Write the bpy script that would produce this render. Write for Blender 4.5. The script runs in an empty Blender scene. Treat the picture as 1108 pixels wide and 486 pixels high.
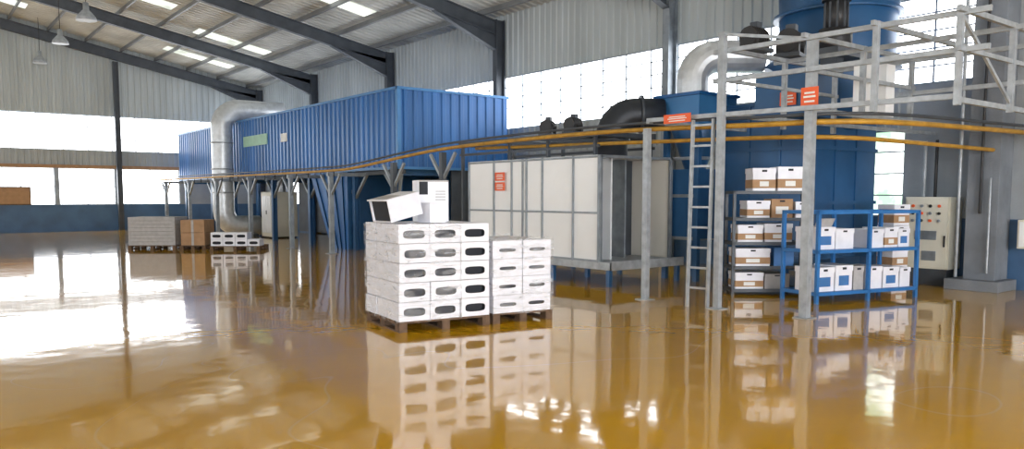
import bpy, bmesh, math, random
from mathutils import Vector, Matrix
random.seed(3)

# ------------------------------------------------------------------ materials
def mat(name, col, rough=.5, metal=0, var=.1, scale=3, bump=0, bscale=40, coat=0, spec=.5, streak=0):
    m = bpy.data.materials.new(name); m.use_nodes = True
    nt = m.node_tree; p = nt.nodes['Principled BSDF']
    tc = nt.nodes.new('ShaderNodeTexCoord')
    mp = nt.nodes.new('ShaderNodeMapping')
    if streak: mp.inputs['Scale'].default_value = (1,1,1/streak)
    nt.links.new(tc.outputs['Object'], mp.inputs['Vector'])
    n = nt.nodes.new('ShaderNodeTexNoise'); n.inputs['Scale'].default_value = scale
    n.inputs['Detail'].default_value = 6
    nt.links.new(mp.outputs[0], n.inputs['Vector'])
    r = nt.nodes.new('ShaderNodeValToRGB')
    r.color_ramp.elements[0].position = .3; r.color_ramp.elements[1].position = .7
    r.color_ramp.elements[0].color = tuple(c*(1-var) for c in col)+(1,)
    r.color_ramp.elements[1].color = tuple(min(1, c*(1+var)) for c in col)+(1,)
    nt.links.new(n.outputs['Fac'], r.inputs['Fac'])
    nt.links.new(r.outputs['Color'], p.inputs['Base Color'])
    p.inputs['Roughness'].default_value = rough
    p.inputs['Metallic'].default_value = metal
    p.inputs['Specular IOR Level'].default_value = spec
    if bump:
        n2 = nt.nodes.new('ShaderNodeTexNoise'); n2.inputs['Scale'].default_value = bscale
        nt.links.new(tc.outputs['Object'], n2.inputs['Vector'])
        b = nt.nodes.new('ShaderNodeBump'); b.inputs['Strength'].default_value = bump
        b.inputs['Distance'].default_value = .02
        nt.links.new(n2.outputs['Fac'], b.inputs['Height'])
        nt.links.new(b.outputs['Normal'], p.inputs['Normal'])
    return m

def emis(name, col, strength, col2=None, scale=.6):
    m = bpy.data.materials.new(name); m.use_nodes = True
    nt = m.node_tree; nt.nodes.remove(nt.nodes['Principled BSDF'])
    e = nt.nodes.new('ShaderNodeEmission'); e.inputs['Strength'].default_value = strength
    if col2:
        tc = nt.nodes.new('ShaderNodeTexCoord')
        n = nt.nodes.new('ShaderNodeTexNoise'); n.inputs['Scale'].default_value = scale
        n.inputs['Detail'].default_value = 5
        r = nt.nodes.new('ShaderNodeValToRGB')
        r.color_ramp.elements[0].position = .4; r.color_ramp.elements[1].position = .6
        r.color_ramp.elements[0].color = col2+(1,); r.color_ramp.elements[1].color = col+(1,)
        nt.links.new(tc.outputs['Object'], n.inputs['Vector'])
        nt.links.new(n.outputs['Fac'], r.inputs['Fac'])
        nt.links.new(r.outputs['Color'], e.inputs['Color'])
    else:
        e.inputs['Color'].default_value = col+(1,)
    nt.links.new(e.outputs[0], nt.nodes['Material Output'].inputs['Surface'])
    return m

M_sheet = mat('wall_sheet', (.38,.41,.42), .5, .0, .12, .8)
M_sheet2 = mat('wall_sheet_pale', (.43,.47,.48), .5, .0, .12, 1.2, streak=4)
M_roof = mat('roof_sheet', (.52,.52,.48), .55, 0, .2, .7)
M_purlin = mat('purlin_steel', (.20,.21,.22), .5, .2, .15, 2)
M_dado = mat('dado_blue_paint', (.05,.12,.24), .5, 0, .2, 1.5)
M_plaster = mat('plaster_grey', (.32,.35,.38), .7, 0, .15, 1.2, .2, 20)
M_conc = mat('concrete', (.19,.21,.24), .8, 0, .2, 2, .3, 30)
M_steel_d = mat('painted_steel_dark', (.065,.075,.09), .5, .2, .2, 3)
M_steel_g = mat('painted_steel_grey', (.26,.29,.32), .45, .4, .2, 5)
M_steel_l = mat('galvanised_steel', (.37,.40,.43), .45, .3, .2, 8)
M_blue = mat('oven_blue_sheet', (.015,.12,.36), .38, .1, .25, 1.3, streak=5)
M_blue_l = mat('oven_cap_blue', (.05,.20,.45), .4, .1, .1, 2)
M_blue_d = mat('tank_blue_paint', (.02,.09,.22), .4, .1, .2, 1.5)
M_blue_r = mat('rack_blue_paint', (.03,.17,.46), .4, .1, .1, 5)
M_yel = mat('rail_yellow_paint', (.48,.26,.03), .5, .1, .25, 6)
M_duct = mat('duct_galvanised', (.66,.69,.72), .42, .5, .12, 6)
M_black = mat('black_paint', (.02,.02,.022), .5, 0, .2, 6)
M_darkduct = mat('dark_duct_paint', (.035,.04,.05), .45, .3, .2, 3)
M_white = mat('white_panel', (.86,.88,.90), .25, 0, .04, 1.2)
M_whitebox = mat('white_carton', (.80,.81,.88), .45, 0, .06, 5)
M_hole = mat('carton_hole_dark', (.02,.022,.03), .8, 0, .1, 8)
M_beige = mat('beige_enamel', (.72,.70,.60), .4, 0, .05, 3)
M_innerb = mat('booth_inner_beige', (.74,.72,.66), .5, 0, .04, 1)
M_card = mat('brown_cardboard', (.40,.24,.13), .8, 0, .12, 6)
M_cardg = mat('grey_cardboard', (.42,.41,.41), .8, 0, .12, 9)
M_wood = mat('pallet_wood', (.13,.08,.05), .85, 0, .35, 14, .3, 60)
M_red = mat('sign_red', (.80,.12,.03), .5, 0, .05, 5)
M_paper = mat('paper_white', (.8,.8,.78), .6, 0, .03, 5)
M_green = mat('green_label', (.35,.58,.45), .6, 0, .1, 5)
M_bluelab = mat('carton_blue_print', (.05,.17,.42), .6, 0, .1, 5)
E_win = emis('window_daylight', (.94,.97,1), 5.5)
E_fill = emis('near_fill_glow', (.97,.98,1), 12)  # glow of the added fill panel behind the camera
E_winlow = emis('window_daylight_garden', (.95,1,.98), 2.6, (.25,.40,.28), 1.6)
E_sky = emis('skylight_translucent_sheet', (.96,1,.92), 1.2, (.55,.58,.50), .9)

def floor_mat():
    m = bpy.data.materials.new('epoxy_floor'); m.use_nodes = True
    nt = m.node_tree; p = nt.nodes['Principled BSDF']; L = nt.links.new
    tc = nt.nodes.new('ShaderNodeTexCoord')
    n = nt.nodes.new('ShaderNodeTexNoise'); n.inputs['Scale'].default_value = .45; n.inputs['Detail'].default_value = 8
    L(tc.outputs['Object'], n.inputs['Vector'])
    r = nt.nodes.new('ShaderNodeValToRGB')
    r.color_ramp.elements[0].position = .3; r.color_ramp.elements[1].position = .7
    r.color_ramp.elements[0].color = (.68,.355,.010,1); r.color_ramp.elements[1].color = (.76,.415,.016,1)
    L(n.outputs['Fac'], r.inputs['Fac'])
    mp = nt.nodes.new('ShaderNodeMapping'); mp.inputs['Scale'].default_value = (.25,.35,1); mp.inputs['Rotation'].default_value=(0,0,.5)
    L(tc.outputs['Object'], mp.inputs['Vector'])
    ns = nt.nodes.new('ShaderNodeTexNoise'); ns.inputs['Scale'].default_value = .8; ns.inputs['Detail'].default_value=1; ns.inputs['Distortion'].default_value=1.5
    L(mp.outputs[0], ns.inputs['Vector'])
    sb = nt.nodes.new('ShaderNodeMath'); sb.operation='SUBTRACT'; sb.inputs[1].default_value=.5; L(ns.outputs['Fac'],sb.inputs[0])
    ab = nt.nodes.new('ShaderNodeMath'); ab.operation='ABSOLUTE'; L(sb.outputs[0],ab.inputs[0])
    mr = nt.nodes.new('ShaderNodeMapRange'); mr.inputs['From Min'].default_value=0; mr.inputs['From Max'].default_value=.0022
    mr.inputs['To Min'].default_value=.28; mr.inputs['To Max'].default_value=0; L(ab.outputs[0],mr.inputs['Value'])
    mx = nt.nodes.new('ShaderNodeMixRGB'); mx.inputs[2].default_value=(.85,.72,.45,1)
    L(mr.outputs[0],mx.inputs[0]); L(r.outputs['Color'],mx.inputs[1]); L(mx.outputs[0], p.inputs['Base Color'])
    n2 = nt.nodes.new('ShaderNodeTexNoise'); n2.inputs['Scale'].default_value = 1.3; n2.inputs['Detail'].default_value = 2
    L(tc.outputs['Object'], n2.inputs['Vector'])
    n3 = nt.nodes.new('ShaderNodeTexNoise'); n3.inputs['Scale'].default_value = 5; n3.inputs['Detail'].default_value = 1
    L(tc.outputs['Object'], n3.inputs['Vector'])
    ad = nt.nodes.new('ShaderNodeMath'); ad.operation = 'MULTIPLY_ADD'; ad.inputs[1].default_value = .12
    L(n3.outputs['Fac'], ad.inputs[0]); L(n2.outputs['Fac'], ad.inputs[2])
    b = nt.nodes.new('ShaderNodeBump'); b.inputs['Strength'].default_value = .22; b.inputs['Distance'].default_value = .02
    L(ad.outputs[0], b.inputs['Height']); L(b.outputs['Normal'], p.inputs['Normal'])
    rr = nt.nodes.new('ShaderNodeMapRange'); rr.inputs['To Min'].default_value = .05; rr.inputs['To Max'].default_value = .11
    L(n2.outputs['Fac'], rr.inputs['Value']); L(rr.outputs[0], p.inputs['Roughness'])
    p.inputs['IOR'].default_value = 1.5
    p.inputs['Coat Weight'].default_value = .5; p.inputs['Coat Roughness'].default_value = .03
    L(b.outputs['Normal'], p.inputs['Coat Normal'])
    return m
M_floor = floor_mat()

def wrap_mat():
    m = bpy.data.materials.new('stretch_film'); m.use_nodes = True
    nt = m.node_tree; p = nt.nodes['Principled BSDF']; L = nt.links.new
    p.inputs['Base Color'].default_value = (.85,.87,.92,1); p.inputs['Roughness'].default_value = .15
    t = nt.nodes.new('ShaderNodeBsdfTransparent'); mx = nt.nodes.new('ShaderNodeMixShader')
    tc = nt.nodes.new('ShaderNodeTexCoord'); mp = nt.nodes.new('ShaderNodeMapping')
    mp.inputs['Scale'].default_value = (1.2,1.2,5); mp.inputs['Rotation'].default_value = (.25,.35,0)
    n = nt.nodes.new('ShaderNodeTexNoise'); n.inputs['Scale'].default_value = 2.5; n.inputs['Detail'].default_value = 3
    n.inputs['Distortion'].default_value = .8
    L(tc.outputs['Object'], mp.inputs['Vector']); L(mp.outputs[0], n.inputs['Vector'])
    r = nt.nodes.new('ShaderNodeMapRange'); r.inputs['From Min'].default_value=.4; r.inputs['From Max'].default_value=.7
    r.inputs['To Min'].default_value = .05; r.inputs['To Max'].default_value = .38
    L(n.outputs['Fac'], r.inputs['Value']); L(r.outputs[0], mx.inputs['Fac'])
    b = nt.nodes.new('ShaderNodeBump'); b.inputs['Strength'].default_value = .4; b.inputs['Distance'].default_value=.02
    L(n.outputs['Fac'], b.inputs['Height']); L(b.outputs['Normal'], p.inputs['Normal'])
    L(t.outputs[0], mx.inputs[1]); L(p.outputs[0], mx.inputs[2])
    L(mx.outputs[0], nt.nodes['Material Output'].inputs['Surface'])
    return m
M_wrap = wrap_mat()

# ------------------------------------------------------------------ mesh builder
class B:
    def __init__(s, name, loc=(0,0,0), rz=0):
        s.name = name; s.bm = bmesh.new(); s.mats = []; s.loc = loc; s.rz = rz; s.T = Matrix.Identity(4)
    def mi(s, m):
        if m not in s.mats: s.mats.append(m)
        return s.mats.index(m)
    def box(s, c, size, m, R=None):
        M = s.T @ Matrix.Translation(c) @ (R.to_4x4() if R else Matrix.Identity(4)) @ Matrix.Diagonal((*size,1))
        g = bmesh.ops.create_cube(s.bm, size=1, matrix=M)
        i = s.mi(m)
        for f in {f for v in g['verts'] for f in v.link_faces}: f.material_index = i
    def bb(s, x0,x1,y0,y1,z0,z1, m):
        s.box(((x0+x1)/2,(y0+y1)/2,(z0+z1)/2), (abs(x1-x0),abs(y1-y0),abs(z1-z0)), m)
    def beam(s, a, b, w, h, m):
        a = Vector(a); b = Vector(b); d = b-a; L = d.length
        if L < 1e-6: return
        x = d.normalized(); up = Vector((0,0,1))
        if abs(x.dot(up)) > .98: up = Vector((1,0,0))
        y = up.cross(x).normalized(); z = x.cross(y)
        R = Matrix((x,y,z)).transposed()
        s.box((a+b)/2, (L,w,h), m, R)
    def ibeam(s, a, b, w, h, m, t=.02):
        a = Vector(a); b = Vector(b); x = (b-a).normalized(); up = Vector((0,0,1))
        if abs(x.dot(up)) > .98: up = Vector((1,0,0))
        y = up.cross(x).normalized(); z = x.cross(y)
        s.beam(a,b,t,h-2*t,m)
        s.beam(a+z*(h/2-t/2), b+z*(h/2-t/2), w, t, m)
        s.beam(a-z*(h/2-t/2), b-z*(h/2-t/2), w, t, m)
    def face(s, vs, m):
        f = s.bm.faces.new([s.bm.verts.new(s.T @ Vector(v)) for v in vs]); f.material_index = s.mi(m); return f
    def prism(s, tri, axis_vec, m):
        a=[Vector(v) for v in tri]; d=Vector(axis_vec); n=len(a)
        s.face(a,m); s.face([v+d for v in a][::-1],m)
        for k in range(n): s.face([a[k],a[(k+1)%n],a[(k+1)%n]+d,a[k]+d],m)
    def tube(s, pts, r, m, seg=20, caps=True, smooth=True):
        pts = [Vector(p) for p in pts]; rs = r if isinstance(r,(list,tuple)) else [r]*len(pts)
        rings = []; prev = None; i = s.mi(m)
        for k,p in enumerate(pts):
            if k == 0: t = pts[1]-p
            elif k == len(pts)-1: t = p-pts[k-1]
            else: t = (pts[k+1]-p).normalized()+(p-pts[k-1]).normalized()
            t.normalize()
            if prev is None:
                a = Vector((0,0,1)) if abs(t.z) < .9 else Vector((1,0,0))
                prev = t.cross(a).normalized()
            u = (prev - t*prev.dot(t)).normalized(); prev = u; w = t.cross(u)
            rings.append([s.bm.verts.new(s.T @ (p + (u*math.cos(2*math.pi*j/seg)+w*math.sin(2*math.pi*j/seg))*rs[k])) for j in range(seg)])
        for k in range(len(rings)-1):
            for j in range(seg):
                f = s.bm.faces.new((rings[k][j],rings[k][(j+1)%seg],rings[k+1][(j+1)%seg],rings[k+1][j]))
                f.material_index = i; f.smooth = smooth
        if caps:
            for rg in (rings[0][::-1], rings[-1]):
                f = s.bm.faces.new(rg); f.material_index = i
    def ribbed(s, o, u, v, n, L, H, m, pitch=.25, depth=.035):
        o = Vector(o); u = Vector(u).normalized(); v = Vector(v).normalized(); n = Vector(n).normalized(); i = s.mi(m)
        pr = []; k = 0
        while k*pitch < L:
            for q,h in ((0,0),(.45,0),(.55,1),(.9,1)):
                x = (k+q)*pitch
                if x < L: pr.append((x,h*depth))
            k += 1
        pr.append((L,0))
        vs = [(s.bm.verts.new(s.T@(o+u*x+n*h)), s.bm.verts.new(s.T@(o+u*x+n*h+v*H))) for x,h in pr]
        for a,b in zip(vs,vs[1:]):
            f = s.bm.faces.new((a[0],b[0],b[1],a[1])); f.material_index = i
    def done(s, bevel=0, autosmooth=False):
        me = bpy.data.meshes.new(s.name)
        bmesh.ops.recalc_face_normals(s.bm, faces=s.bm.faces[:])
        s.bm.to_mesh(me); s.bm.free()
        for m in s.mats: me.materials.append(m)
        o = bpy.data.objects.new(s.name, me); o.location = s.loc; o.rotation_euler = (0,0,s.rz)
        bpy.context.scene.collection.objects.link(o)
        if bevel:
            md = o.modifiers.new('bevel','BEVEL'); md.width = bevel; md.segments = 2; md.limit_method = 'ANGLE'
        return o

# ------------------------------------------------------------------ shell
XR, XL, YF, YN, EAVE, XRIDGE = 15.0, -25.0, 40.2, -12.0, 7.1, -5.0
SL = .197; ZR = EAVE + (XR-XRIDGE)*SL; ANG = math.atan(SL)
def roof_z(x): return ZR - abs(x-XRIDGE)*SL

b = B('floor'); b.bb(XL-.3, XR+.3, YN-.3, YF+.3, -.2, 0, M_floor); b.done()

W1, W2, V1, V2 = 1.2, 2.85, 3.65, 5.25
b = B('wall_right')
b.bb(XR, XR+.2, YN, YF, 0, W1, M_dado)
b.bb(XR, XR+.2, YN, 7.2, W1, V1, M_plaster)
b.bb(XR, XR+.2, 11.4, 34, W1, W2, M_plaster)
b.bb(XR, XR+.2, 36.5, YF, W1, W2, M_plaster)
b.bb(XR+.05, XR+.2, 7.2, YF, W2, V1, M_sheet)
b.ribbed((XR,7.2,W2), (0,1,0), (0,0,1), (-1,0,0), YF-7.2, V1-W2, M_sheet)
b.bb(XR, XR+.2, YN, 5.9, V1, V2, M_plaster)
b.bb(XR+.05, XR+.2, YN, YF, V2, EAVE+.1, M_sheet2)
b.ribbed((XR,YN,V2), (0,1,0), (0,0,1), (-1,0,0), YF-YN, EAVE-V2+.05, M_sheet2)
b.done()
def window(name, axis, c, a0, a1, z0, z1, em, step=1.0, hs=3):
    w = B(name)
    def bx(p0,p1,zz0,zz1,off0,off1,m):
        if axis == 'x': w.bb(c+off0, c+off1, p0, p1, zz0, zz1, m)
        else: w.bb(p0, p1, c+off0, c+off1, zz0, zz1, m)
    bx(a0,a1,z0,z1,.10,.13,em)
    n = max(1,round((a1-a0)/step))
    for k in range(n+1):
        p = a0+(a1-a0)*k/n; q = .03 if k in (0,n) else .016
        bx(max(a0,p-q),min(a1,p+q),z0,z1,.05,.10,M_steel_g)
    for k in range(hs+1):
        z = z0+(z1-z0)*k/hs; q = .03 if k in (0,hs) else .012
        bx(a0,a1,max(z0,z-q),min(z1,z+q),.055,.095,M_steel_g)
    return w.done()
window('window_1','x',XR,5.9,YF,V1,V2,E_win,.85,5)
window('window_2','x',XR,7.2,11.4,W1,W2,E_winlow,.7,4)
window('window_3','x',XR,34,36.5,W1,W2,E_win,.85,3)

b = B('wall_far')
b.bb(XL, XR, YF, YF+.2, 0, W1, M_dado)
b.bb(10.9, XR, YF, YF+.2, W1, W2, M_plaster)
b.bb(XL, 3.0, YF, YF+.2, W1, W2, M_plaster)
b.bb(XL, XR, YF+.05, YF+.2, W2, V1, M_sheet)
b.ribbed((XL,YF,W2+.1), (1,0,0), (0,0,1), (0,-1,0), XR-XL, V1-W2-.1, M_sheet)
b.bb(XL, XR, YF-.08, YF+.05, W2, W2+.14, M_card)
pitch=.28; x=XL; i=b.mi(M_sheet2)
prev=None
while x < XR:
    for q,h in ((0,0),(.45,0),(.55,1),(.9,1)):
        xx = min(XR, x+q*pitch)
        v = (b.bm.verts.new((xx,YF-h*.035,V2)), b.bm.verts.new((xx,YF-h*.035,roof_z(xx)+.05)))
        if prev: f=b.bm.faces.new((prev[0],v[0],v[1],prev[1])); f.material_index=i
        prev = v
    x += pitch
b.done()
window('window_4','y',YF,XL,XR,V1,V2,E_win,1.0,3)
window('window_5','y',YF,3.0,5.6,W1,W2,E_win,1.3,2)
window('window_6','y',YF,5.75,8.05,W1,W2,E_win,1.2,2)
window('window_7','y',YF,8.3,10.9,W1,W2,E_win,1.3,2)
b = B('trim_1'); b.bb(5.6,5.75,YF-.03,YF+.15,W1,W2,M_steel_g); b.bb(8.05,8.3,YF-.03,YF+.15,W1,W2,M_steel_g); b.done()

b = B('wall_left')
b.bb(XL-.2, XL, YN, YF, 0, W1, M_dado); b.bb(XL-.2, XL, YN, YF, V2, EAVE+.1, M_sheet2); b.done()
b = B('fill_panel_left'); b.bb(XL-.13, XL-.1, YN, YF, W1, V2, E_win)  # unseen glowing strip, added to light the hall from the left
for k in range(40): b.bb(XL-.1, XL-.05, YN+k*1.3, YN+k*1.3+.04, W1, V2, M_steel_g)
b.done()
b = B('wall_near')
b.bb(XL, -9, YN-.2, YN, 0, EAVE, M_sheet2); b.bb(9, XR, YN-.2, YN, 0, EAVE, M_sheet2)
b.bb(XL, XR, YN-.2, YN, V2+.3, 0+EAVE, M_sheet2)
b.face([(XL,YN,EAVE),(XR,YN,EAVE),(XRIDGE,YN,ZR)], M_sheet2)
b.done()
b = B('fill_panel_near'); b.bb(-9, 9, YN-.27, YN-.25, .0, V2+.3, E_fill)  # unseen glowing panel added behind the camera to brighten camera-facing sides
for k in range(10): b.bb(-9+k*1.98, -8.9+k*1.98, YN-.25, YN-.23, 0, V2+.3, M_steel_g)
b.done()

b = B('ceiling')
LN = YF-YN
b.ribbed((XR+.1,YN,roof_z(XR+.1)), (0,1,0), (-1,0,SL), (0,0,1), LN, (XR+.1-XRIDGE)/math.cos(ANG), M_roof, .3, .04)
b.ribbed((XL-.1,YN,roof_z(XL-.1)), (0,1,0), (1,0,SL), (0,0,1), LN, (XRIDGE-XL+.1)/math.cos(ANG), M_roof, .3, .04)
R = Matrix.Rotation(ANG,3,'Y'); R2 = Matrix.Rotation(-ANG,3,'Y')
x = XR-.7
while x > XRIDGE:
    b.box((x,(YN+YF)/2,roof_z(x)-.1),(.06,LN,.16),M_purlin,R); x -= 1.45
x = XL+.7
while x < XRIDGE:
    b.box((x,(YN+YF)/2,roof_z(x)-.1),(.06,LN,.16),M_purlin,R2); x += 1.45
b.done()
b = B('skylight_panels')
y = YN+1.2; k=0
while y < YF-1.5:
    for (xa,xb) in (((12.6,9.7),(4.5,1.5)) if k%2 else ((8.3,4.5),)):
        L = (xa-xb)/math.cos(ANG); xc=(xa+xb)/2
        b.box((xc,y+.45,roof_z(xc)-.012),(L,.9,.01),E_sky,R)
        xc2 = 2*XRIDGE-xc
        b.box((xc2,y+.45,roof_z(xc2)-.012),(L,.9,.01),E_sky,R2)
    y += 2.27; k+=1
b.done()

COLY = [39.85,33.2,26.4,19.6,12.8,6.0,-.8,-7.6]
for k,y in enumerate(COLY):
    b = B('portal_frame_rafter')
    for s,xe in ((1,XR),(-1,XL)):
        xa = xe - s*.35
        za = roof_z(xa)-.47; zb = ZR-.45
        b.ibeam((xa,y,za),(XRIDGE,y,zb),.2,.42,M_steel_d,.03)
        xq = xa - s*2.2; zq = roof_z(xq)-.68
        b.prism([(xa,y-.015,za),(xq,y-.015,zq),(xa,y-.015,za-.65)],(0,.03,0),M_steel_d)
        b.beam((xa,y,za-.65),(xq,y,zq),.2,.03,M_steel_d)
        if y != 6.0:
            b.ibeam((xe-s*.2,y,0),(xe-s*.2,y,EAVE-.15),.2,.32,M_steel_d if y>14 else M_steel_g,.03)
    b.done()
b = B('concrete_column')
b.bb(14.45,14.98,5.35,5.85,0,EAVE-.2,M_conc); b.bb(14.2,14.98,5.2,6.05,0,.18,M_conc)
b.tube([(14.4,5.95,.2),(14.4,5.95,5)],.03,M_steel_l,8); b.tube([(14.38,5.6,1.3),(14.38,5.6,5)],.025,M_black,8)
b.tube([(14.38,5.45,.3),(14.36,5.45,1.9)],.02,M_steel_l,8)
b.done(.01)
b = B('gable_post'); b.ibeam((8.17,YF-.35,0),(8.17,YF-.35,roof_z(8.17)-.75),.2,.22,M_steel_d,.03)
b.done()

for (x,y,z) in ((4.55,25.6,6.7),(4.8,31.8,7.0),(5.0,38.3,7.2)):
    b = B('high_bay_lamp',(x,y,z))
    b.tube([(0,0,.35),(0,0,roof_z(x)-z-.1)],.012,M_black,6)
    b.tube([(0,0,-.1),(0,0,0),(0,0,.15),(0,0,.2),(0,0,.4)],[.27,.25,.13,.08,.08],M_steel_l,20)
    b.done()

# ------------------------------------------------------------------ oven
OX0,OX1,OY0,OY1,OZ0,OZ1 = 10.56,14.2,18.4,38.8,2.34,4.44
b = B('curing_oven')
b.bb(OX0+.04,OX1-.04,OY0+.04,OY1-.04,OZ0,OZ1,M_blue)
b.ribbed((OX0,OY0,OZ0),(0,1,0),(0,0,1),(-1,0,0),OY1-OY0,OZ1-OZ0,M_blue,.3,.04)
b.ribbed((OX0,OY0,OZ0),(1,0,0),(0,0,1),(0,-1,0),OX1-OX0,OZ1-OZ0,M_blue,.3,.04)
for z in (OZ0,OZ1-.0):
    b.bb(OX0-.06,OX1+.02,OY0-.06,OY0+.02,z-.03,z+.04,M_blue_l)
    b.bb(OX0-.06,OX0+.02,OY0-.06,OY1,z-.03,z+.04,M_blue_l)
b.bb(OX0-.06,OX0+.05,OY0-.06,OY0+.05,OZ0,OZ1,M_blue_l)
b.bb(OX0-.07,OX0-.04,27.6,30.0,OZ1-1.0,OZ1-.62,M_green)
b.bb(OX0-.07,OX0-.04,25.8,26.3,OZ1-1.0,OZ1-.72,M_paper)
yy = [18.7,21.2,24.4,27.6,31.8,34.5,38.3]
for y in yy:
    for x in (OX0+.15,OX1-.15):
        b.ibeam((x,y,0),(x,y,OZ0),.16,.16,M_blue_d,.02)
    b.beam((OX0+.1,y,OZ0-.1),(OX1-.1,y,OZ0-.1),.12,.18,M_blue_d)
    b.beam((OX0+.15,y,OZ0-.8),(OX0+.15,min(OY1-.1,y+.75),OZ0-.1),.07,.07,M_steel_g)
    b.beam((OX0+.15,y,OZ0-.8),(OX0+.15,max(OY0+.1,y-.75),OZ0-.1),.07,.07,M_steel_g)
b.beam((OX0+.15,OY0,OZ0-.08),(OX0+.15,OY1,OZ0-.08),.12,.14,M_steel_d)
# dark sheets added behind and below the oven, standing in for shade
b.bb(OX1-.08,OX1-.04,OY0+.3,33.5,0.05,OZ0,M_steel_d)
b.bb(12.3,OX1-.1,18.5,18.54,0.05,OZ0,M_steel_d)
x = OX0-.02; ya,yb,yc,yd = 21.4,22.5,21.4,24.0; n=8
for k in range(n):
    y0=ya+(yb-ya)*k/n; y1=ya+(yb-ya)*(k+1)/n; y2=yc+(yd-yc)*k/n; y3=yc+(yd-yc)*(k+1)/n
    e=.03*(k%2)
    b.face([(x-e,y0,0),(x-e,y1,0),(x-e,y3,OZ0),(x-e,y2,OZ0)],M_blue)
b.face([(x,ya,0),(x,yc,OZ0),(OX1-1,yc,OZ0),(OX1-1,ya,0)],M_blue_d)
b.face([(x,yb,0),(x,yd,OZ0),(OX1-1,yd,OZ0),(OX1-1,yb,0)],M_blue_d)
b.face([(OX1-1,ya,0),(OX1-1,yb,0),(OX1-1,yd,OZ0),(OX1-1,yc,OZ0)],M_blue_d)
b.done()
b = B('oven_burner_cabinet',(11.6,29.4,0))
b.bb(-.5,.5,-.55,.55,0.05,1.75,M_beige); b.bb(-.53,-.5,-.45,-.02,.2,1.6,M_white); b.bb(-.53,-.5,.02,.45,.2,1.6,M_white)
b.bb(-.56,-.53,-.1,-.05,.9,1.05,M_black); b.bb(-.45,.45,-.5,.5,0,.05,M_black); b.tube([(.1,0,1.75),(.1,0,2.3)],.15,M_duct,12)
b.done(.01)

b = B('exhaust_duct')
dx,dy,dz = 9.98,30.9,4.92
q=[k*math.pi/2/8 for k in range(9)]
pts = [(12.4,dy,dz),(11.4,dy,dz)] + [(dx+.7-math.sin(a)*.7,dy,dz-.7+math.cos(a)*.7) for a in q]
pts += [(dx,dy,1.6)] + [(dx+.6-math.cos(a)*.6,dy,1.02-math.sin(a)*.6) for a in q] + [(11.35,dy,.42)]
b.tube(pts,.4,M_duct,24)
for z in (3.6,2.6,1.7): b.tube([(dx,dy,z),(dx,dy,z+.05)],.42,M_steel_l,24)
b.bb(10.3,11.2,dy-.35,dy+.35,0,.1,M_steel_d)
b.tube([(12.2,dy,dz),(12.2,dy,4.46)],.42,M_duct,24)
b.done()

# ------------------------------------------------------------------ conveyor rail
b = B('overhead_conveyor_rail')
RXX=9.45
main = [(RXX,38.8,2.32),(RXX,28,2.30),(RXX,19.8,2.28),(9.48,18.6,2.34),(9.5,15.6,2.58),(9.42,14,2.64),(9.25,10.5,2.66),(9.15,8.24,2.62),(9.2,6.6,2.56),(9.25,6.1,2.55),(9.4,5.6,2.55),(9.8,5.2,2.55),(10.4,5.02,2.55),(11.1,4.95,2.56),(14.8,4.7,2.58)]
def smooth(pts,n=2):
    pts=[Vector(p) for p in pts]
    for _ in range(n):
        q=[pts[0]]
        for a,c in zip(pts,pts[1:]): q += [a*.75+c*.25, a*.25+c*.75]
        q.append(pts[-1]); pts=q
    return pts
b.tube(smooth(main),.036,M_yel,8)
second = [(9.95,14,2.62),(10.0,9,2.5),(10.15,6.6,2.45),(10.4,5.95,2.42),(11,5.65,2.4),(14.8,5.45,2.36)]
b.tube(smooth(second),.032,M_yel,8)
up = [(p[0],p[1],p[2]+.1) for p in main]
b.tube(smooth(up),.025,M_steel_d,6)
for y in (20.2,23,26.5,30,33.5,37):
    X=RXX
    b.bb(X-.06,X+.06,y-.06,y+.06,0,2.22,M_steel_g)
    b.bb(X-.1,10.5,y-.05,y+.05,2.14,2.24,M_steel_g)
    b.beam((X,y,1.6),(X,y-.6,2.18),.06,.06,M_steel_g); b.beam((X,y,1.6),(X,y+.6,2.18),.06,.06,M_steel_g)
    b.bb(X-.14,X+.14,y-.14,y+.14,0,.015,M_steel_g)
for (x,y,z) in ((9.48,14.6,2.55),(9.5,16.8,2.4)):
    b.bb(x-.06,x+.06,y-.06,y+.06,0,z,M_steel_d)
    b.beam((x,y,z-.6),(x,y-.5,z-.03),.06,.06,M_steel_g); b.beam((x,y,z-.6),(x,y+.5,z-.03),.06,.06,M_steel_g)
for k in range(22):
    y = 20+k*.85
    b.tube([(RXX,y,2.28),(RXX,y,2.12)],.015,M_black,5)
b.done()

# ------------------------------------------------------------------ gantry
b = B('steel_support_gantry')
G = M_steel_l
def post(x,y,z,w=.09): 
    b.bb(x-w/2,x+w/2,y-w/2,y+w/2,0,z,G); b.bb(x-.11,x+.11,y-.11,y+.11,0,.015,G)
post(9.05,8.24,2.62); post(9.1,6.92,3.85,.09); post(9.3,5.68,3.62,.11)
T=3.6
for z in (T,3.2):
    b.beam((9.15,7.1,z),(9.3,3.6,z),.05,.06,G)
b.beam((10.6,7.1,T),(10.6,3.6,T),.05,.06,G)
b.beam((12.0,7.1,T),(12.0,3.6,T),.05,.06,G)
b.beam((12.0,6.8,3.12),(12.0,3.6,3.12),.04,.06,G)
for y in (6.92,5.7,4.8,3.85):
    b.beam((9.1,y,T+.02),(12.1,y,T+.02),.05,.06,G)
for y in (6.92,5.7,3.85):
    b.beam((9.15,y,3.2),(12.1,y,3.2),.04,.05,G)
for (x,y) in ((9.28,3.9),(10.6,3.85),(12,3.85),(12,5.7),(10.6,5.7),(10.6,6.92),(12,6.92),(9.2,4.8),(11.3,3.85)):
    b.bb(x-.032,x+.032,y-.032,y+.032,2.6,T+.05,G)
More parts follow.
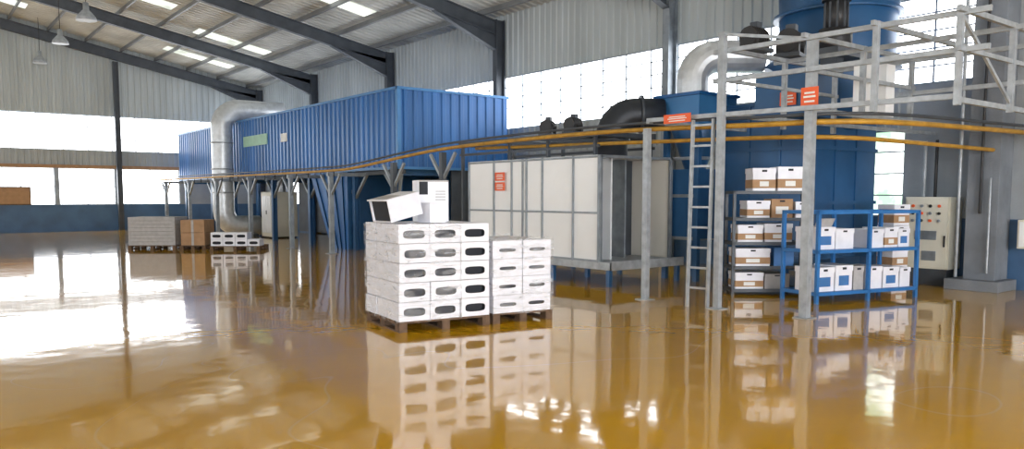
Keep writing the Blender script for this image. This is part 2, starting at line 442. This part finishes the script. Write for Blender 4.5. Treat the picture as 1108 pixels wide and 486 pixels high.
b.beam((9.28,3.9,T),(10.6,3.85,2.7),.03,.04,G)
b.beam((9.1,6.92,3.82),(9.3,5.7,3.6),.04,.04,G)
b.beam((9.05,8.24,2.74),(9.3,3.9,2.70),.05,.06,G)
b.beam((9.3,3.9,2.66),(14.9,3.9,2.66),.05,.06,G)
b.beam((9.1,6.92,2.72),(14.9,6.6,2.72),.05,.06,G)
b.beam((9.3,5.68,2.70),(14.4,5.68,2.7),.05,.06,G)
b.beam((9.05,8.24,2.72),(11.5,8.24,2.72),.05,.06,G)
for x in (13.2,14.2):
    b.bb(x-.03,x+.03,3.85,3.92,2.6,3.9,G)
for z in (3.1,3.5,3.9):
    b.beam((12,3.88,z),(14.9,3.88,z),.03,.05,G)
b.bb(10.9,11.1,5.75,6.0,2.72,3.5,M_white); b.bb(11.35,11.6,5.75,6.0,2.72,3.5,M_white)
b.done()

b = B('access_ladder')
p1=Vector((8.98,7.36,0)); p2=Vector((9.03,7.04,0))
for p in (p1,p2): b.beam(p,p+Vector((.06,.0,2.68)),.035,.05,M_steel_l)
for k in range(9):
    z=.28+k*.29; o=Vector((.06*z/3.1,0,z)); b.beam(p1+o,p2+o,.025,.03,M_steel_l)
b.done()

def sign(name,c,w,h,rz=0):
    s = B(name,c,rz); s.bb(-.008,.0,-w/2,w/2,-h/2,h/2,M_red)
    s.bb(-.010,-.008,-w*.35,w*.35,-h*.05,h*.05,M_paper); s.bb(-.010,-.008,-w*.3,w*.3,h*.15,h*.25,M_paper); s.bb(-.010,-.008,-w*.3,w*.3,-h*.3,-h*.2,M_paper)
    return s.done()
sign('warning_sign',(9.235,5.66,2.86),.24,.24)
sign('warning_sign',(9.69,12.8,1.99),.32,.17)
sign('warning_sign',(9.69,12.8,1.79),.32,.17)
sign('warning_sign',(9.0,7.62,2.72),.5,.13)
sign('warning_sign',(11.68,7.55,3.2),.3,.22)

def motor(name,c,rz=0,s=1.0):
    m = B(name,c,rz)
    m.bb(-.22*s,.22*s,-.16*s,.16*s,0,.05*s,M_steel_d)
    m.tube([(-.2*s,0,.2*s),(.14*s,0,.2*s),(.2*s,0,.2*s)],[.14*s,.14*s,.1*s],M_black,16)
    for k in range(7): m.tube([((-.16+k*.04)*s,0,.2*s),((-.15+k*.04)*s,0,.2*s)],.155*s,M_black,16)
    m.bb(-.06*s,.06*s,-.06*s,.06*s,.33*s,.42*s,M_steel_d)
    m.tube([(.2*s,0,.2*s),(.32*s,0,.2*s)],.03*s,M_steel_l,8)
    m.bb(-.18*s,-.12*s,-.14*s,.14*s,.04*s,.2*s,M_black); m.bb(.08*s,.14*s,-.14*s,.14*s,.04*s,.2*s,M_black)
    return m.done()
motor('gear_motor',(9.85,6.92,3.66),.0,1.0)
motor('gear_motor',(10.75,6.92,3.66),.3,1.2)
motor('gear_motor',(10.3,11.25,2.78),.2,.9)
motor('gear_motor',(10.3,12.0,2.78),.5,.9)

b = B('drive_platform')
D=M_steel_d
for x in (9.95,11.4):
    b.beam((x,10.2,2.72),(x,14.6,2.72),.08,.1,D); b.beam((x,10.2,2.5),(x,14.6,2.5),.04,.05,D)
    for y in (10.3,11.6,12.8,14.5): b.bb(x-.03,x+.03,y-.03,y+.03,2.33 if y<14 else 0,2.72,D)
for y in (10.3,11.0,11.6,12.0,13.2,14.5): b.beam((9.95,y,2.72),(11.4,y,2.72),.06,.08,D)
b.done()

# ------------------------------------------------------------------ white booth
b = B('spray_booth')
X0,X1,Y0,Y1,Z0,Z1 = 9.73,11.63,9.95,13.95,.42,2.32
b.bb(X0,X0+.03,Y0+.05,Y1,Z0,Z1,M_white)
b.bb(X0,X1,Y1-.03,Y1,Z0,Z1,M_white)
b.bb(X1-.03,X1,Y0+.0,Y1,Z0,Z1,M_innerb)
b.bb(X0,X1,Y0+.25,Y1,Z1-.03,Z1,M_white)
b.bb(X0,X1,Y0-.3,Y1,Z0-.04,Z0,M_steel_l)
b.bb(X0+.03,X0+1.25,Y0+1.1,Y0+1.14,Z0,Z1,M_innerb)
b.bb(X0+1.25,X1-.03,Y0+1.0,Y0+1.04,Z0,Z1,M_steel_d)
b.bb(X0+.62,X0+.66,Y0+.35,Y0+1.1,Z0,Z1-.03,M_white)
b.bb(X0+.1,X0+.62,Y0+.95,Y0+.97,Z0+.1,Z1-.2,M_white)
b.bb(X0+1.25,X0+1.29,Y0+.6,Y0+1.0,Z0,Z1-.03,M_steel_g)
for y in (9.97,10.63,11.5,11.98,12.1,12.45,13.04,13.93):
    b.bb(X0-.03,X0,y-.018,y+.018,Z0,Z1,M_steel_g)
for z in (Z0+.03,1.3,Z1-.03):
    b.bb(X0-.028,X0,Y0,Y1,z-.018,z+.018,M_steel_g)
for x in (X0+.02,X1-.03):
    b.bb(x-.03,x+.03,Y0-.02,Y0+.04,Z0,Z1,M_steel_g)
b.bb(X0,X1,Y0-.02,Y0+.04,Z1-.05,Z1,M_steel_g)
b.bb(X0-.02,X1,Y0-.32,Y0-.28,Z0-.12,Z0+.04,M_steel_l)
b.bb(X0-.02,X0+.01,Y0-.32,Y1,Z0-.12,Z0+.02,M_steel_l)
for x in (X0+.05,(X0+X1)/2,X1-.05):
    for y in (Y0-.2,Y0+1.3,Y0+2.7,Y1-.05): b.bb(x-.04,x+.04,y-.04,y+.04,0,Z0-.03,M_blue_d)
b.done(.004)

b = B('extraction_fan_duct')
cc=Vector((11.1,10.45,2.72)); dd=Vector((.8,-.6,0))
pts=[cc-dd*.42+Vector((0,0,-.36))]+[cc-dd*.42*math.cos(a)+Vector((0,0,.42*math.sin(a))) for a in [k*math.pi/2/7 for k in range(8)]]+[cc+dd*.55+Vector((0,0,.42))]
b.tube(pts,.30,M_darkduct,24)
e=cc+dd*.1+Vector((0,0,.42)); b.tube([e,e+dd*.05],.36,M_steel_d,24)
e=cc-dd*.42+Vector((0,0,-.1)); b.tube([e,e+Vector((0,0,.05))],.35,M_steel_d,24)
b.done()
b = B('blower_unit')
b.bb(11.45,12.55,9.2,10.2,2.87,3.45,M_blue_l)
b.bb(11.4,12.6,9.15,10.25,3.42,3.48,M_blue)
b.tube([(12,9.7,2.87),(12,9.7,2.1)],[.48,.2],M_blue_d,20)
b.bb(11.7,12.2,9.35,10.1,.8,2.1,M_blue_d)
for x in (11.7,12.5):
    for y in (9.4,10.15): b.bb(x-.05,x+.05,y-.05,y+.05,0,2.9,M_blue_d)
for z in (.8,1.6,2.3):
    b.beam((11.7,9.4,z),(12.5,9.4,z),.05,.06,M_steel_g); b.beam((11.7,9.4,z),(11.7,10.15,z),.05,.06,M_steel_g)
b.done(.005)
b = B('silver_elbow_duct')
c0=Vector((11.9,9.72,3.75)); dirn=Vector((.80,-.60,0))
pts=[(11.9,9.72,3.49)]+[c0+dirn*.45*(1-math.cos(a))+Vector((0,0,.45*math.sin(a))) for a in [k*math.pi/2/6 for k in range(7)]]+[c0+dirn*1.3+Vector((0,0,.45))]
b.tube(pts,.3,M_duct,20,smooth=False)
b.done()

b = B('powder_recovery_unit')
kx0,kx1,ky0,ky1=12.25,14.35,7.42,9.3
b.bb(kx0,kx1,ky0,ky1,.5,3.25,M_blue_d)
for z in (.5,1.45,2.4,3.2):
    b.bb(kx0-.03,kx1+.03,ky0-.03,ky1+.03,z,z+.06,M_blue_d)
for x in (kx0+.7,kx0+1.4): b.bb(x-.02,x+.02,ky0-.025,ky0,.5,3.25,M_blue_d)
for y in (ky0+.63,ky0+1.26): b.bb(kx0-.025,kx0,y-.02,y+.02,.5,3.25,M_blue_d)
for x in (kx0+.08,kx1-.08):
    for y in (ky0+.08,ky1-.08): b.bb(x-.07,x+.07,y-.07,y+.07,0,.5,M_blue_d)
ux,uy=13.62,7.85
b.tube([(13.3,8.3,3.26),(ux,uy,3.8),(ux,uy,6.2)],[1.0,1.06,1.06],M_blue_d,40)
for z in (3.85,4.8,5.7): b.tube([(ux,uy,z),(ux,uy,z+.06)],1.10,M_blue_d,40)
b.bb(11.7,12.6,7.2,8.2,2.9,3.6,M_blue_d)
b.tube([(12.2,7.05,3.97),(12.2,7.05,4.3)],.26,M_black,18); b.tube([(12.2,7.05,4.3),(12.2,7.05,4.75)],.18,M_black,18)
for k in range(10):
    a=k*math.pi/5; b.beam((12.2+.18*math.cos(a),7.05+.18*math.sin(a),4.3),(12.2+.18*math.cos(a),7.05+.18*math.sin(a),4.72),.03,.02,M_steel_d)
b.bb(11.85,12.9,6.8,7.3,3.85,3.97,M_steel_d)
b.bb(12.1,12.3,6.95,7.25,3.6,3.86,M_steel_d)
b.tube([(12.2,7.05,4.75),(12.2,7.05,4.85)],.23,M_black,18)
b.done()

# ------------------------------------------------------------------ cartons
def hole_box(b, M, w, d, h, m=M_whitebox, hole=True, a=None, bb=None):
    old=b.T; b.T = old@M
    i=b.mi(m); j=b.mi(M_hole)
    V=lambda x,y,z: b.bm.verts.new(b.T@Vector((x,y,z)))
    q=[]
    for k in range(4): q.append((-1+k*.5,-1))
    for k in range(4): q.append((1,-1+k*.5))
    for k in range(4): q.append((1-k*.5,1))
    for k in range(4): q.append((-1,1-k*.5))
    out=[V(x*w/2,-d/2,h/2+y*h/2) for x,y in q]
    if hole:
        a=a or w*.35; bb_=bb or h*.22
        inn=[];deep=[]
        for x,y in q:
            r=1/((abs(x)**4+abs(y)**4)**.25)
            inn.append(V(x*r*a,-d/2,h*.47+y*r*bb_)); deep.append(V(x*r*a,-d/2+.07,h*.47+y*r*bb_))
        n=len(q)
        for k in range(n):
            f=b.bm.faces.new((out[k],out[(k+1)%n],inn[(k+1)%n],inn[k])); f.material_index=i
            f=b.bm.faces.new((inn[k],inn[(k+1)%n],deep[(k+1)%n],deep[k])); f.material_index=j
        f=b.bm.faces.new(deep); f.material_index=j
    else:
        f=b.bm.faces.new(out); f.material_index=i
    B0=[V(-w/2,-d/2,0),V(w/2,-d/2,0),V(w/2,d/2,0),V(-w/2,d/2,0)]; T0=[V(-w/2,-d/2,h),V(w/2,-d/2,h),V(w/2,d/2,h),V(-w/2,d/2,h)]
    for fc in ((B0[0],B0[1],B0[2],B0[3]),(T0[0],T0[1],T0[2],T0[3]),(B0[1],B0[2],T0[2],T0[1]),(B0[2],B0[3],T0[3],T0[2]),(B0[3],B0[0],T0[0],T0[3])):
        f=b.bm.faces.new(fc); f.material_index=i
    b.T=old

def pallet(b,x0,x1,y0,y1):
    n=7
    for k in range(n):
        y=y0+(y1-y0-.1)*k/(n-1); b.bb(x0,x1,y,y+.1,.105,.127,M_wood)
    for x in (x0+.05,(x0+x1)/2,x1-.05):
        b.bb(x-.05,x+.05,y0,y1,.085,.105,M_wood); b.bb(x-.05,x+.05,y0,y1,0,.02,M_wood)
        for y in (y0+.07,(y0+y1)/2,y1-.07): b.bb(x-.05,x+.05,y-.07,y+.07,.02,.085,M_wood)

def wrap(b,x0,x1,y0,y1,z0,z1,step=.06):
    i=b.mi(M_wrap)
    per=[]
    def seg(ax,ay,bx,by):
        L=math.hypot(bx-ax,by-ay); n=int(L/step)
        for k in range(n): per.append((ax+(bx-ax)*k/n, ay+(by-ay)*k/n))
    seg(x0,y0,x1,y0); seg(x1,y0,x1,y1); seg(x1,y1,x0,y1); seg(x0,y1,x0,y0)
    cx=(x0+x1)/2; cy=(y0+y1)/2; nz=int((z1-z0)/step); rows=[]
    for r in range(nz+1):
        row=[]
        for (x,y) in per:
            o=.004+random.random()*.010; dx=x-cx; dy=y-cy; l=math.hypot(dx,dy)
            zz=z0+(z1-z0)*r/nz + (random.uniform(-.03,.03) if r in (0,nz) else 0)
            row.append(b.bm.verts.new(b.T@Vector((x+dx/l*o,y+dy/l*o,zz))))
        rows.append(row)
    n=len(per)
    for r in range(nz):
        for k in range(n):
            f=b.bm.faces.new((rows[r][k],rows[r][(k+1)%n],rows[r+1][(k+1)%n],rows[r+1][k])); f.material_index=i; f.smooth=True

def RZ(a): return Matrix.Rotation(a,4,'Z')
def TR(x,y,z): return Matrix.Translation((x,y,z))

RZS=math.radians(-8)
b = B('carton_pallet_stack',(4.55,7.96,0),RZS)
pallet(b,0,1.2,0,1.12)
for r in range(5):
    for c in range(3):
        for e in range(3):
            j=random.uniform(-.008,.008)
            hole_box(b,TR(.2+c*.4+j,.185+e*.372+random.uniform(-.006,.006),.129+r*.229)@RZ(random.uniform(-.015,.015)),.391,.362,.222,hole=(e==0))
wrap(b,-.012,.80,-.012,1.12,.13,1.27)
# tilted carton, dark plate across its left end
b.T=TR(.17,.42,1.285)@RZ(.2)@Matrix.Rotation(-.22,4,'Y')
b.bb(-.22,.24,-.2,.2,.05,.06,M_whitebox); b.bb(-.24,.24,-.21,.21,.31,.325,M_whitebox)
b.bb(-.22,.24,-.2,-.19,.06,.31,M_whitebox); b.bb(-.22,.24,.19,.2,.06,.31,M_whitebox); b.bb(.23,.24,-.19,.19,.06,.31,M_whitebox)
b.bb(-.19,-.17,-.19,.19,.06,.31,M_hole)
b.bb(-.2,.0,-.17,.17,.325,.33,M_cardg)
b.T=Matrix.Identity(4)
hole_box(b,TR(.56,.3,1.276)@RZ(.1),.22,.3,.24,hole=False)
hole_box(b,TR(.74,.74,1.276)@RZ(-.15),.38,.34,.52,hole=False)
b.T=TR(.74,.74,1.276)@RZ(-.15)
for k in range(4): b.bb(.02,.15,-.178,-.17,.27+k*.035,.282+k*.035,M_cardg)
b.bb(-.19,-.08,-.175,-.17,.34,.5,M_hole); b.bb(-.19,.19,-.175,-.17,.5,.52,M_cardg)
b.T=Matrix.Identity(4)
b.done()
b = B('carton_pallet_stack',(4.55+1.26*math.cos(RZS),7.96+1.26*math.sin(RZS)+.02,0),RZS)
pallet(b,0,.88,0,1.1)
for r in range(4):
    for c in range(2):
        for e in range(3):
            hole_box(b,TR(.215+c*.43+random.uniform(-.006,.006),.185+e*.365,.129+r*.229)@RZ(random.uniform(-.02,.02)),.42,.355,.224,hole=(e==0),a=.12,bb=.022)
wrap(b,-.012,.875,-.012,1.1,.13,1.06)
b.done()

RF=math.radians(-35)
b = B('grey_carton_pallet',(5.35,25.4,0),RF)
pallet(b,0,1.4,0,1.1)
for r in range(8):
    b.bb(.02,1.38,.02,1.08,.13+r*.105,.13+r*.105+.1,M_cardg)
b.done()
b = B('brown_carton_pallet',(6.57,24.46,0),RF)
pallet(b,0,.75,0,1.0)
for r in range(2):
    b.bb(.03,.72,.03,.95,.13+r*.38,.50+r*.38,M_card); b.bb(.34,.41,.025,.03,.13+r*.38,.50+r*.38,M_cardg)
b.done()
b = B('white_carton_pallet',(7.16,23.55,0),RF)
pallet(b,0,1.45,0,1.0)
for r in range(2):
    for c in range(4 if r==0 else 3):
        hole_box(b,TR(.19+c*.355,.3,.13+r*.2),.34,.5,.195)
b.done()

# ------------------------------------------------------------------ racks
def lab_box(b,x,y,z,w,d,h,m,lab=None,lid=True):
    b.bb(x-w/2,x+w/2,y-d/2,y+d/2,z,z+h,m)
    if lid: b.bb(x-w/2-.008,x+w/2+.008,y-d/2-.008,y+d/2+.008,z+h*.78,z+h+.004,m)
    if lab is M_card:
        b.bb(x-w/2-.003,x+w/2+.003,y-d/2-.004,y+d/2+.003,z+h*.12,z+h*.5,M_card)
        b.bb(x-w*.2,x+w*.2,y-d/2-.007,y-d/2-.003,z+h*.2,z+h*.42,M_paper)
    elif lab: b.bb(x-w*.3,x+w*.3,y-d/2-.003,y-d/2,z+h*.2,z+h*.6,lab)
    b.bb(x-.04,x+.04,y-d/2-.0105,y-d/2-.004,z+h*.84,z+h*.93,M_hole)
def rack(name,loc,rz,W,D,H,levels,m,pw=.05,mid=True):
    r=B(name,loc,rz)
    xs=[pw/2,W-pw/2]+([W/2] if mid else [])
    for x in xs:
        for y in (pw/2,D-pw/2): r.bb(x-pw/2,x+pw/2,y-pw/2,y+pw/2,0,H,m)
    for z in levels:
        r.bb(0,W,0,.03,z-.05,z,m); r.bb(0,W,D-.03,D,z-.05,z,m); r.bb(0,.03,0,D,z-.05,z,m); r.bb(W-.03,W,0,D,z-.05,z,m)
        if z<H-.02: r.bb(.01,W-.01,.01,D-.01,z-.012,z,m)
    return r
r = rack('blue_storage_rack',(10.62,6.30,0),math.radians(-14),2.12,.75,1.38,[.17,.80,1.38],M_blue_r,.05)
WB=M_whitebox
for (x,w,h,m,l) in ((.28,.36,.33,WB,M_bluelab),(.66,.36,.3,WB,None),(1.3,.34,.28,WB,None),(1.64,.28,.3,WB,M_card),(1.92,.24,.28,WB,M_bluelab)):
    lab_box(r,x,.34,.80,w,.42,h,m,l)
for (x,w,h,m,l) in ((.25,.36,.36,WB,M_bluelab),(.63,.34,.38,WB,M_bluelab),(.93,.2,.36,M_cardg,None),(1.25,.34,.34,WB,None),(1.62,.34,.32,WB,M_bluelab),(1.93,.22,.3,WB,None)):
    lab_box(r,x,.3,.17,w,.42,h,m,l)
r.box((.28,.16,1.2),(.34,.01,.14),M_cardg,Matrix.Rotation(.5,3,'X'))
r.done()
r = rack('grey_storage_rack',(10.55,7.75,0),math.radians(-38),1.3,.5,1.68,[.1,.47,.86,1.25,1.68],M_steel_d,.045,False)
for z,row in ((.1,((.3,.45,.26,WB,M_card),(.75,.4,.24,M_cardg,None))),
              (.47,((.35,.55,.28,WB,M_card),(.85,.32,.3,M_bluelab,None))),
              (.86,((.3,.4,.27,WB,M_card),(.75,.44,.29,WB,M_card))),
              (1.25,((.42,.36,.27,WB,M_card),(.8,.34,.3,M_card,M_paper),(1.12,.2,.25,WB,None))),
              (1.68,((.50,.36,.36,WB,M_card),(.92,.4,.38,WB,M_card)))):
    for (x,w,h,m,l) in row: lab_box(r,x,.25,z,w,.4,h,m,l,lid=(m is M_whitebox))
r.done()
b = B('archive_carton_stack',(13.5,6.62,0),-.3)
b.bb(-.2,.2,-.2,.2,0,.02,M_wood)
for r_ in range(4): lab_box(b,0,0,.02+r_*.36,.34,.34,.35,M_whitebox,M_card)
b.done()

# ------------------------------------------------------------------ electrics
b = B('control_cabinet')
ya,yb=6.12,6.9
b.bb(14.5,14.98,ya,yb,.3,1.58,M_beige); b.bb(14.47,14.5,ya+.03,yb-.03,.33,1.55,M_beige)
b.bb(14.55,14.98,ya+.05,yb-.05,0,.3,M_steel_d)
for k in range(3):
    for j in range(4):
        b.tube([(14.47,ya+.17+j*.15,1.42-k*.13),(14.44,ya+.17+j*.15,1.42-k*.13)],.028,(M_red,M_black,M_steel_g)[(j+k)%3],10)
b.bb(14.455,14.47,ya+.2,yb-.2,.82,.98,M_steel_g); b.bb(14.45,14.47,ya+.05,ya+.08,.7,.9,M_black)
b.bb(14.46,14.47,ya+.2,ya+.45,.45,.62,M_steel_g)
b.tube([(14.75,6.5,1.58),(14.75,6.5,2.6)],.03,M_black,8); b.tube([(14.75,6.7,1.58),(14.75,6.7,2.6)],.03,M_steel_l,8)
b.done(.008)
b = B('switch_box')
b.bb(14.75,14.99,4.6,5.15,.72,1.2,M_beige); b.bb(14.73,14.75,4.63,5.12,.75,1.17,M_white); b.tube([(14.87,4.9,1.2),(14.87,4.9,3.2)],.025,M_steel_l,8)
b.done(.008)
b = B('notice_board'); b.bb(2.9,4.6,YF-.12,YF-.09,1.25,1.95,M_card); b.bb(2.85,4.65,YF-.09,YF-.045,1.2,2.0,M_wood); b.done()

# ------------------------------------------------------------------ world, camera
w = bpy.data.worlds.new('daylight'); bpy.context.scene.world = w; w.use_nodes = True
w.node_tree.nodes['Background'].inputs['Color'].default_value = (.7,.85,1,1)
w.node_tree.nodes['Background'].inputs['Strength'].default_value = 1.0

cam = bpy.data.cameras.new('camera'); co = bpy.data.objects.new('camera',cam)
bpy.context.scene.collection.objects.link(co)
cam.sensor_width = 36; cam.lens = 36*850/1108; cam.shift_y = 40/1108
co.location = (0,0,1.6); co.rotation_mode='XYZ'
co.rotation_euler = (math.radians(90)-math.atan(71/850),0,math.radians(-38))
cam.clip_end = 300
bpy.context.scene.camera = co
bpy.context.scene.view_settings.view_transform = 'Standard'
bpy.context.scene.view_settings.exposure = .3
